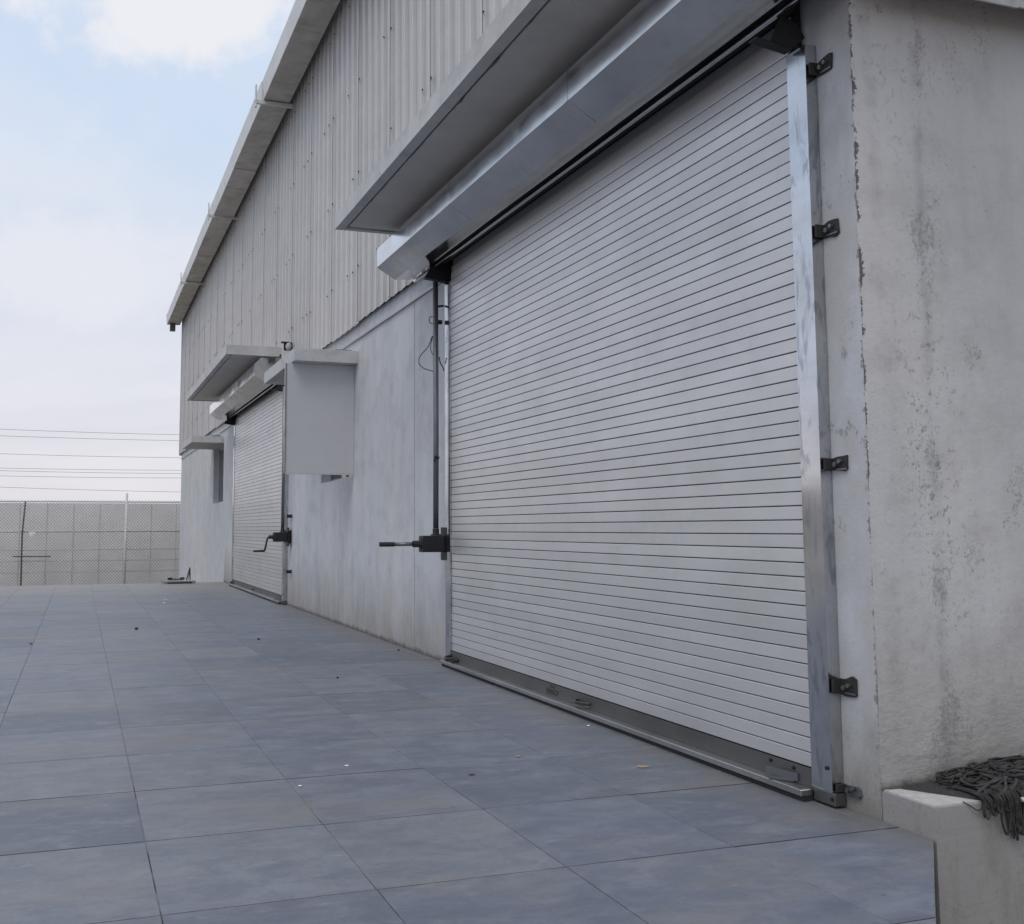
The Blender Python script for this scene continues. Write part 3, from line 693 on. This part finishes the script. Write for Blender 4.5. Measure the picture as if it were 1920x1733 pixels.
# stencilled words on the near bottom bar
def words(txt, size, y, z, parent):
    c = bpy.data.curves.new('stencil', 'FONT'); c.body = txt; c.size = size; c.extrude = 0.0004; c.align_x = 'CENTER'; c.resolution_u = 2
    o = bpy.data.objects.new('stencil_tmp', c); COL.objects.link(o)
    dg = bpy.context.evaluated_depsgraph_get(); me = bpy.data.meshes.new_from_object(o.evaluated_get(dg)); bpy.data.objects.remove(o)
    me.materials.append(M_INK) if not me.materials else me.materials.__setitem__(0, M_INK)
    t = place('lettering', me, (3.5948, y, z), parent)
    t.rotation_euler = (R(90), 0, R(-90)); return t
words('US PAT', .034, 7.93, .126, s1); words('ENERGY', .064, 7.93, .074, s1)

# crank gear on each shutter
def crank(y, zc_, folded, label):
    b = MB(); b.box(3.335, 3.585, y - .075, y + .075, zc_ - .085, zc_ + .085)
    gb = b.build('crank_gearbox', M_DARK, WH, bev=.018, smooth=False); tag(gb, label)
    MB().box(3.586, 3.606, y - .10, y + .10, zc_ - .17, zc_ + .17).build('mounting_plate', M_DARK, gb, bev=.003)
    MB().box(3.607, 3.655, y - .04, y + .04, zc_ - .12, zc_ + .12).build('mounting_stub', M_DARK, gb)
    m = MB(); m.tube([(3.50, y, zc_ + .086), (3.50, y, zc_ + .10)], .055, 14); m.tube([(3.50, y, zc_ + .10), (3.50, y, zc_ + .155)], .034, 14); m.build('tube_collar', M_RUST, gb, bev=0)
    m = MB(); m.tube([(3.50, y, zc_ + .156), (3.503, y, 2.4), (3.50, y, 4.0)], .029, 14); m.build('torque_tube', M_PIPE, gb, smooth=True)
    m = MB(); m.tube([(3.334, y, zc_), (3.326, y, zc_)], .055, 14); m.tube([(3.326, y, zc_), (3.25, y, zc_)], .034, 12)
    m.build('crank_boss', M_RUST, gb)
    if folded:
        m = MB(); m.tube([(3.249, y, zc_), (3.15, y + .05, zc_ - .002), (3.085, y + .10, zc_ - .003)], .020, 10); m.build('crank_arm', M_PIPE, gb, smooth=True)
        m = MB(); m.tube([(3.080, y + .105, zc_ - .003), (2.925, y + .105, zc_ - .003)], .024, 12); m.build('crank_grip', M_RUST, gb, bev=.0)
    else:
        m = MB(); m.tube([(3.25, y, zc_), (3.225, y, zc_ - .03), (3.20, y, zc_ - .16), (3.18, y, zc_ - .245)], .017, 8); m.build('crank_arm', M_RUST, gb, smooth=True)
        m = MB(); m.tube([(3.185, y, zc_ - .247), (2.975, y, zc_ - .252)], .019, 8); m.build('crank_grip', M_RUST, gb, smooth=True)
    return gb
k1 = crank(10.60, 1.235, True, 'black crank gear with its handle folded straight out beside the near shutter')
k2 = crank(19.5, 1.245, False, 'black crank gear with its handle hanging down beside the far shutter')
# slotted wall cleats to the right of the near shutter
for (zc_, kind) in ((3.83, 0), (2.945, 0), (1.72, 1), (.60, 2), (.10, 3)):
    yc_ = 4.475; s = {0: .82, 1: .72, 2: .9, 3: .45}[kind]
    m = MB(); jj = lambda a: a + random.uniform(-.006, .006)
    m.prism([(4.555, zc_ - .045 * s), (4.555, zc_ + .035 * s), (4.50, jj(zc_ + .05 * s)), (jj(4.45), jj(zc_ + .058 * s)), (jj(4.425), jj(zc_ + .05 * s)), (jj(4.425), jj(zc_ - .04 * s)), (jj(4.45), jj(zc_ - .055 * s)), (4.50, jj(zc_ - .05 * s))], 'x', 3.649, 3.6575)
    cl_ = m.build('wall_cleat', M_RUST if kind != 3 else M_PIPE, WH, bev=.001)
    m = MB(); m.prism([(3.600, zc_ - .04 * s), (3.656, zc_ - .04 * s), (3.656, zc_ + .04 * s), (3.600, zc_ + .04 * s)], 'y', 4.535, 4.549); m.build('cleat_leg', M_RUST, cl_)
    m = MB().tube([(3.647, 4.505, zc_ - .004), (3.628, 4.505, zc_ - .004)], .013, 8).build('cleat_bolt', M_PIPE, cl_); MB().tube([(3.647, 4.47, zc_ + .010), (3.63, 4.47, zc_ + .010)], .011, 8).build('cleat_bolt', M_PIPE, cl_)
    m = MB(); m.box(3.6445, 3.6475, 4.43, 4.51, zc_ - .034, zc_ - .026); m.build('cleat_slot', M_PIPE, cl_)
for (y, z) in ((19.62, 1.62), (19.62, .62)):
    m = MB(); m.tube([(3.59, y, z), (3.59, y - .28, z)], .022, 6); m.tube([(3.59, y - .26, z - .05), (3.59, y - .26, z + .05)], .02, 6)
    m = MB(); m.box(3.56, 3.656, y - .22, y - .19, z - .03, z + .03); m.box(3.60, 3.62, y - .24, y - .0, z - .012, z + .012); m.build('wall_cleat', M_RUST, WH)
# small fittings between the tube and the near shutter
m = MB(); m.tube([(3.53, 10.6, 3.74), (3.59, 10.6, 3.75)], .012, 6); m.box(3.53, 3.57, 10.58, 10.62, 3.55, 3.59); m.build('tube_clip', M_DARK, k1)
m = MB(); m.tube([(3.52, 10.56, 2.12), (3.48, 10.56, 2.14), (3.47, 10.56, 2.08)], .02, 6, .01); m.build('tube_clip', M_RUST, k1)

# ------------------------------------------------------------------ separate things on and by the building
def arc(pts, n=8):
    out = []; P = [Vector(p) for p in pts]; P = [P[0]] + P + [P[-1]]
    for i in range(1, len(P) - 2):
        for k in range(n):
            t = k / n; a, b, c, d = P[i - 1], P[i], P[i + 1], P[i + 2]
            out.append(0.5 * ((2 * b) + (c - a) * t + (2 * a - 5 * b + 4 * c - d) * t * t + (3 * b - a - 3 * c + d) * t ** 3))
    out.append(P[-2]); return out
m = MB(); m.tube(arc([(3.47, 10.62, 3.42), (3.42, 10.62, 3.30), (3.335, 10.62, 3.20), (3.325, 10.62, 3.12), (3.38, 10.62, 3.07), (3.48, 10.62, 3.045)]), .0045, 6)
m.tube(arc([(3.475, 10.62, 3.42), (3.45, 10.62, 3.30), (3.465, 10.62, 3.24), (3.48, 10.62, 3.22)]), .004, 6)
tag(m.build('loose_cable', M_RUST), 'thin dark cable bulging in a large loop from the tube beside the shutter', 'cable')
m = MB(); m.tube(arc([(3.475, 10.62, 3.63), (3.445, 10.62, 3.62), (3.44, 10.62, 3.57), (3.475, 10.62, 3.555)]), .0045, 6)
tag(m.build('loose_cable', M_RUST), 'short dark cable end curled in a small ring high on the tube', 'cable')
m = MB(); m.tube(arc([(3.545, 10.62, 3.20), (3.56, 10.62, 3.14), (3.59, 10.62, 3.09), (3.60, 10.62, 3.05)]), .006, 6)
tag(m.build('loose_cable', M_DARK), 'short black wire end between the tube and the shutter guide', 'cable')

lampE = empty('wall_lamp', (3.57, 19.1, 4.70)); tag(lampE, 'small white round lamp on a dark bracket between the two canopies', 'wall lamp')
MB().box(3.42, 3.575, 19.14, 19.17, 4.62, 4.77).build('lamp_bracket', M_DARK, lampE)
MB().box(3.36, 3.50, 19.05, 19.12, 4.74, 4.765).build('lamp_arm', M_DARK, lampE)
bm = bmesh.new(); bmesh.ops.create_uvsphere(bm, u_segments=14, v_segments=10, radius=.055)
for v in bm.verts: v.co.z *= 1.35
me = bpy.data.meshes.new('lamp_globe'); bm.to_mesh(me); bm.free(); me.materials.append(M_LEDGE)
for p in me.polygons: p.use_smooth = True
place('lamp_globe', me, (3.49, 19.07, 4.68), lampE)

# tangled rope and netting on the plinth
random.seed(21)
RP = empty('rope_pile', (4.5, 4.1, 0.147)); tag(RP, 'tangled heap of grimy dark rope and netting spilling over the white topped plinth', 'rope pile')
def heap_h(x, y):
    c = max(0, min(1, (x - 3.76) / .55)) * max(0, min(1, (5.0 - x) / .3))
    b = max(0, min(1, (y - 3.93) / .30))
    return .150 + c ** .8 * (.012 + .062 * b ** .7)
m = MB(); nx, ny = 60, 18
for i in range(nx + 1):
    for j in range(ny + 1):
        t = i / nx; x = 3.755 + 1.2 * t
        yl = 4.262 - .335 * min(1, ((x - 3.755) / .20)) + .012 * mnoise.noise(Vector((x * 14, 1, 1))); yl = max(yl, 3.942)
        yh = 4.278; y = yl + (yh - yl) * j / ny
        e = min(1, j / 2.0, (ny - j) / 1.5) * min(1, i / 4)
        z = .1475 + e * (max(0, heap_h(x, y) - .150) * .72 + .006 + .010 * mnoise.noise(Vector((x * 26, y * 34, 0))) + .006 * mnoise.noise(Vector((x * 70, y * 80, 3))))
        m.v.append((x, y, z))
for i in range(nx):
    for j in range(ny): a = i * (ny + 1) + j; m.f.append((a, a + 1, a + ny + 2, a + ny + 1))
m.build('netting', M_MAT, RP, smooth=True)
def strand(pts, r):
    mm = MB(); mm.tube(arc(pts, 7), r, 6); return mm
def add(a, b_):
    k = len(a.v); a.v += b_.v; a.f += [tuple(k + i for i in f) for f in b_.f]
for bunch in range(11):
    bb = MB()
    bx, by = random.uniform(3.98, 4.75), random.uniform(4.0, 4.2)
    bra, brb, bph, tw = random.uniform(.06, .16), random.uniform(.03, .08), random.uniform(0, 6.3), random.uniform(-.5, .5)
    if bunch < 4: bx, by, bra, brb = 4.27, 4.11, .06 + .022 * bunch, .04 + .012 * bunch
    nn = random.randint(7, 12)
    for s_ in range(5):
        pts = []; ra = bra + random.uniform(-.03, .03); rb = brb + random.uniform(-.02, .02); lift = random.uniform(0, .03)
        for i in range(nn):
            an = bph + i * .7 + random.uniform(-.06, .06)
            dx, dy = ra * math.cos(an) * (1 + .09 * i), rb * math.sin(an)
            x = bx + dx; y_ = max(3.945, min(4.266, by + dy + tw * dx * .4))
            x = max(3.90, x)
            pts.append((x + random.uniform(-.02, .02), min(4.268, y_ + random.uniform(-.012, .012)), heap_h(x, y_) + lift + random.uniform(-.004, .016)))
        add(bb, strand(pts, random.uniform(.0032, .0065)))
    bb.build('rope', M_ROPE, RP, smooth=True)
for (x0, x1, drop, n_) in ((3.92, 3.97, .07, 5), (3.98, 4.02, .08, 5), (4.05, 4.10, .15, 12), (4.07, 4.12, .18, 9), (4.18, 4.26, .16, 12), (4.3, 4.5, .2, 10)):
    bb = MB()
    for q in range(n_):
        a = random.uniform(x0, x1); b_ = a + random.uniform(-.05, .06); d = drop * random.uniform(.3, 1.1); yo = random.uniform(0, .022)
        pts = [(a - .02, 4.10, heap_h(a, 4.10) + .01), (a, 4.0, heap_h(a, 4.0) + .012), (a, 3.942 - yo, .162), (a + .004, 3.932 - yo, .147 - d * .5), ((a + b_) / 2, 3.930 - yo, .147 - d), (b_, 3.932 - yo, .147 - d * .55), (b_ + .01, 3.942 - yo, .160), (b_ + .02, 4.01, heap_h(b_, 4.01) + .01)]
        add(bb, strand(pts, random.uniform(.0032, .0058)))
    bb.build('hanging_rope', M_ROPE, RP, smooth=True)
for q in range(26):
    x = random.uniform(3.93, 4.15); y_ = random.uniform(3.98, 4.2); an = random.uniform(-.5, .5); pts = []
    n_ = random.randint(7, 12); amp = random.uniform(.03, .08); L_ = random.uniform(.3, .6)
    if q % 3 == 0:      # open round loops
        cx, cy, ra, rb = random.uniform(4.05, 4.45), random.uniform(4.03, 4.16), random.uniform(.06, .12), random.uniform(.035, .07)
        for i in range(n_ + 4):
            t = i * .72 + q; pts.append((cx + ra * math.cos(t), min(4.262, max(3.95, cy + rb * math.sin(t))), heap_h(cx, cy) + .020 + .010 * math.sin(i * 1.7 + q)))
    else:
        ph = random.uniform(0, 6)
        for i in range(n_):
            t = i / (n_ - 1); xx = x + L_ * t; yy_ = y_ + amp * math.sin(ph + t * 5) + an * .08 * t
            yy_ = min(4.262, max(3.945, yy_)); pts.append((xx, yy_, heap_h(xx, yy_) + .016 + .014 * math.sin(ph + i * 1.3)))
    strand(pts, random.uniform(.0055, .0085)).build('rope', M_ROPE2, RP, smooth=True)
bb = strand([(3.83, 3.96, .152), (3.855, 3.94, .135), (3.885, 3.936, .115), (3.915, 3.938, .12), (3.93, 3.946, .155)], .0025); bb.build('hanging_rope', M_ROPE, RP, smooth=True)
m = MB(); m.tube(arc([(4.12, 3.905, .150), (4.17, 3.898, .144), (4.30, 3.90, .15)]), .011, 10); m.build('plastic_hose', M_LEDGE, RP, smooth=True)

# odds and ends at the far end of the platform
t = empty('rail_trolley', (2.45, 28.6, 0.0)); tag(t, 'low dark steel plate trolley carrying short pipes at the platform end', 'trolley')
MB().prism([(2.10, 28.45), (2.86, 28.45), (2.92, 28.8), (2.04, 28.8)], 'z', .028, .055).build('base_plate', M_PIPE, t)
MB().box(2.2, 2.8, 28.5, 28.75, .0, .027).build('base_foot', M_BLACK, t)
m = MB(); m.tube([(2.24, 28.62, .105), (2.60, 28.62, .105)], .022, 8); m.tube([(2.28, 28.56, .10), (2.56, 28.70, .115)], .018, 8); m.build('pipe', M_PIPE, t)
for x in (2.22, 2.28, 2.53, 2.59):
    bm = bmesh.new(); bmesh.ops.create_icosphere(bm, subdivisions=2, radius=.035); me = bpy.data.meshes.new('coupling'); bm.to_mesh(me); bm.free(); me.materials.append(M_DARK); place('coupling', me, (x, 28.55 + random.uniform(0, .1), .125), t)
m = MB(); m.tube([(2.66, 28.62, .076), (2.745, 28.62, .40)], .013, 6); m.tube([(2.745, 28.62, .40), (2.755, 28.62, .076)], .015, 6); m.tube([(2.70, 28.62, .076), (2.745, 28.62, .33)], .008, 6)
tag(m.build('angle_prop', M_RUST), 'dark triangular steel prop standing upright on the base by the wall', 'steel prop')

# fence behind the platform end
FY = 46.0
F = empty('chain_link_fence', (0, FY, -1.25)); tag(F, 'tall chain link fence with light rails in front of grey boundary panels', 'fence')
fz0, fz1 = -1.2, 2.50; X0, X1 = -9.0, 9.0
m = MB(); pitch = .125
def wire(a, b_):
    k = len(m.v); a = Vector(a); b_ = Vector(b_); d = (b_ - a).normalized(); n = Vector((d.z, 0, -d.x)) * .0042
    m.v += [tuple(a + n), tuple(a - n), tuple(a + Vector((0, -.006, 0))), tuple(b_ + n), tuple(b_ - n), tuple(b_ + Vector((0, -.006, 0)))]
    m.f += [(k, k + 1, k + 4, k + 3), (k + 1, k + 2, k + 5, k + 4), (k + 2, k, k + 3, k + 5)]
H_ = fz1 - fz0 + .07; slope = 1.05
c = X0 - H_ / slope
while c < X1:
    for s in (1, -1):
        xa, za, xb, zb = (c, fz0, c + H_ / slope, fz1 + .07) if s == 1 else (c + H_ / slope, fz0, c, fz1 + .07)
        pa, pb = Vector((xa, FY, za)), Vector((xb, FY, zb))
        t0, t1 = 0, 1
        dx = pb.x - pa.x
        for lim, up in ((X0, False), (X1, True)):
            tt = (lim - pa.x) / dx
            inside_a = pa.x <= lim if up else pa.x >= lim; inside_b = pb.x <= lim if up else pb.x >= lim
            if not inside_a and not inside_b: t0, t1 = 1, 0
            elif not inside_a: t0 = max(t0, tt)
            elif not inside_b: t1 = min(t1, tt)
        if t1 > t0: wire(pa.lerp(pb, t0), pa.lerp(pb, t1))
    c += pitch
o = m.build('wire_mesh', M_WIRE, F); o['kind'] = 'stuff'
for z, r_, mt in ((2.505, .026, M_POST), (1.305, .034, M_POST), (.575, .020, M_POST), (.13, .018, M_POST), (-.32, .018, M_POST)):
    MB().tube([(X0, FY + .05, z), (X1, FY + .05, z)], r_, 8).build('rail', mt, F, smooth=True)
for x in (-6.1, 1.83, 6.5):
    MB().tube([(x - .02, FY - .03, -1.25), (x, FY - .03, 2.86)], .048, 10).build('post', M_POST, F, smooth=True)
MB().tube([(-2.12, FY - .03, -1.25), (-2.09, FY - .03, -.75), (-2.14 + .03, FY - .03, 1.2), (-2.03, FY - .03, 2.51)], .032, 8).build('post', M_POSTD, F, smooth=True)
# boundary wall of panels
BW = empty('boundary_wall', (0, 47, -1.25)); tag(BW, 'grey boundary wall of upright precast panels behind the chain link fence', 'boundary wall')
x = -9.45
zr = [-1.25, -.32, .13, .575, 1.305, 2.47]
while x < 9.5:
    for a in range(5):
        d_ = random.uniform(0, .012)
        MB().box(x + .006, x + 1.02, 47 + d_, 47.08, zr[a] + .002, zr[a + 1] - .002).build('panel', M_HOARD, BW)
    MB().box(x - .012, x + .004, 46.985, 47.06, -1.25, 2.47).build('panel_joint', M_POST, BW)
    x += 1.026
MB().box(-9.5, 9.6, 47.03, 47.15, -1.25, 2.45).build('wall_backing', M_HOARD, BW)
m = MB(); 
m.prism([(-1.86, 1.30), (-1.62, 1.295), (-1.63, 1.20), (-1.70, 1.22), (-1.74, 1.08), (-1.83, 1.13)], 'y', FY - .07, FY - .045)
tag(m.build('cloth_scrap', M_PAPER), 'white scrap of cloth caught on the fence rail', 'cloth scrap')
m = MB(); m.tube([(-2.42, FY - .06, .33), (-1.02, FY - .06, .315)], .022, 6)
tag(m.build('steel_rod', M_POSTD), 'dark steel rod lying level across the fence mesh', 'steel rod')

# cables across the sky
cab = [(8.30, 8.22), (7.84, 7.79), (6.60, 6.54), (5.61, 5.63), (5.43, 5.39), (5.07, 5.07), (4.30, 4.055)]
names = ['topmost of the thin grey cables crossing the pale sky above the fence', 'second cable from the top, running just under the topmost one',
         'third cable from the top, alone in the middle of the sky gap', 'fourth cable from the top, upper one of three close together',
         'fifth cable from the top, middle one of three close together', 'sixth cable from the top, lowest one of three close together', 'lowest of the thin cables, sagging just above the fence top']
for (za, zb), lb in zip(cab, names):
    pts = []
    for i in range(41):
        x = -45 + 90 * i / 40; t = (x + 5.3) / 12.0; z = za + (zb - za) * t + .0009 * (x - .7) ** 2 - .03
        pts.append((x, 80, z))
    tag(MB().tube(pts, .015, 5).build('power_cable', M_CABLE), lb, 'cable', 'thin cables crossing the sky')

# litter on the slabs
random.seed(5)
def pebble(x, y, r_, label, mat=M_STONE, flat=.6, name='pebble', cat='pebble'):
    bm = bmesh.new(); bmesh.ops.create_icosphere(bm, subdivisions=2, radius=r_ * .8)
    for v in bm.verts: v.co *= 1 + .35 * mnoise.noise(v.co * 40 + Vector((x, y, 0))); v.co.z *= flat
    zm = min(v.co.z for v in bm.verts)
    me = bpy.data.meshes.new(name); bm.to_mesh(me); bm.free(); me.materials.append(mat)
    tag(place(name, me, (x, y, -zm + .0005)), label, cat, 'bits of litter on the slabs')
pebble(.80, 15.75, .033, 'round black pebble out in the open on the far slabs')
pebble(2.185, 13.76, .024, 'small dark pebble on the slabs out from the window screen')
pebble(2.33, 10.0, .016, 'tiny dark pebble on the slabs left of the near shutter end')
pebble(3.50, 11.97, .018, 'tiny dark pebble close to the wall foot below the crank')
pebble(-.51, 14.28, .026, 'dark chip on the far slabs towards the left', flat=.3)
pebble(1.647, 21.95, .05, 'larger white scrap of two on the far slabs', M_PAPER, .15, 'paper_scrap', 'paper scrap')
pebble(1.571, 21.17, .04, 'smaller white scrap of two on the far slabs', M_PAPER, .15, 'paper_scrap', 'paper scrap')
pebble(3.44, 6.98, .015, 'white chip just in front of the near shutter bottom bar', M_PAPER, .4, 'paper_scrap', 'paper scrap')
pebble(1.18, 5.94, .013, 'tiny white chip in the middle of the near slabs', M_PAPER, .3, 'paper_scrap', 'paper scrap')
pebble(1.538, 6.35, .018, 'small pale flake on the near slabs behind the tiny white chip', M_PAPER, .12, 'paper_scrap', 'paper scrap')
pebble(2.588, 6.23, .020, 'yellowish dry leaf scrap on the slabs before the near shutter', M_LEAF, .25, 'leaf_scrap', 'leaf scrap')
pebble(3.16, 5.71, .045, 'brown flattened leaf near the right end of the near shutter', M_LEAF, .08, 'leaf_scrap', 'leaf scrap')
pebble(2.15, 5.87, .024, 'dark brown flat leaf on the slabs', M_STONE, .1, 'leaf_scrap', 'leaf scrap')
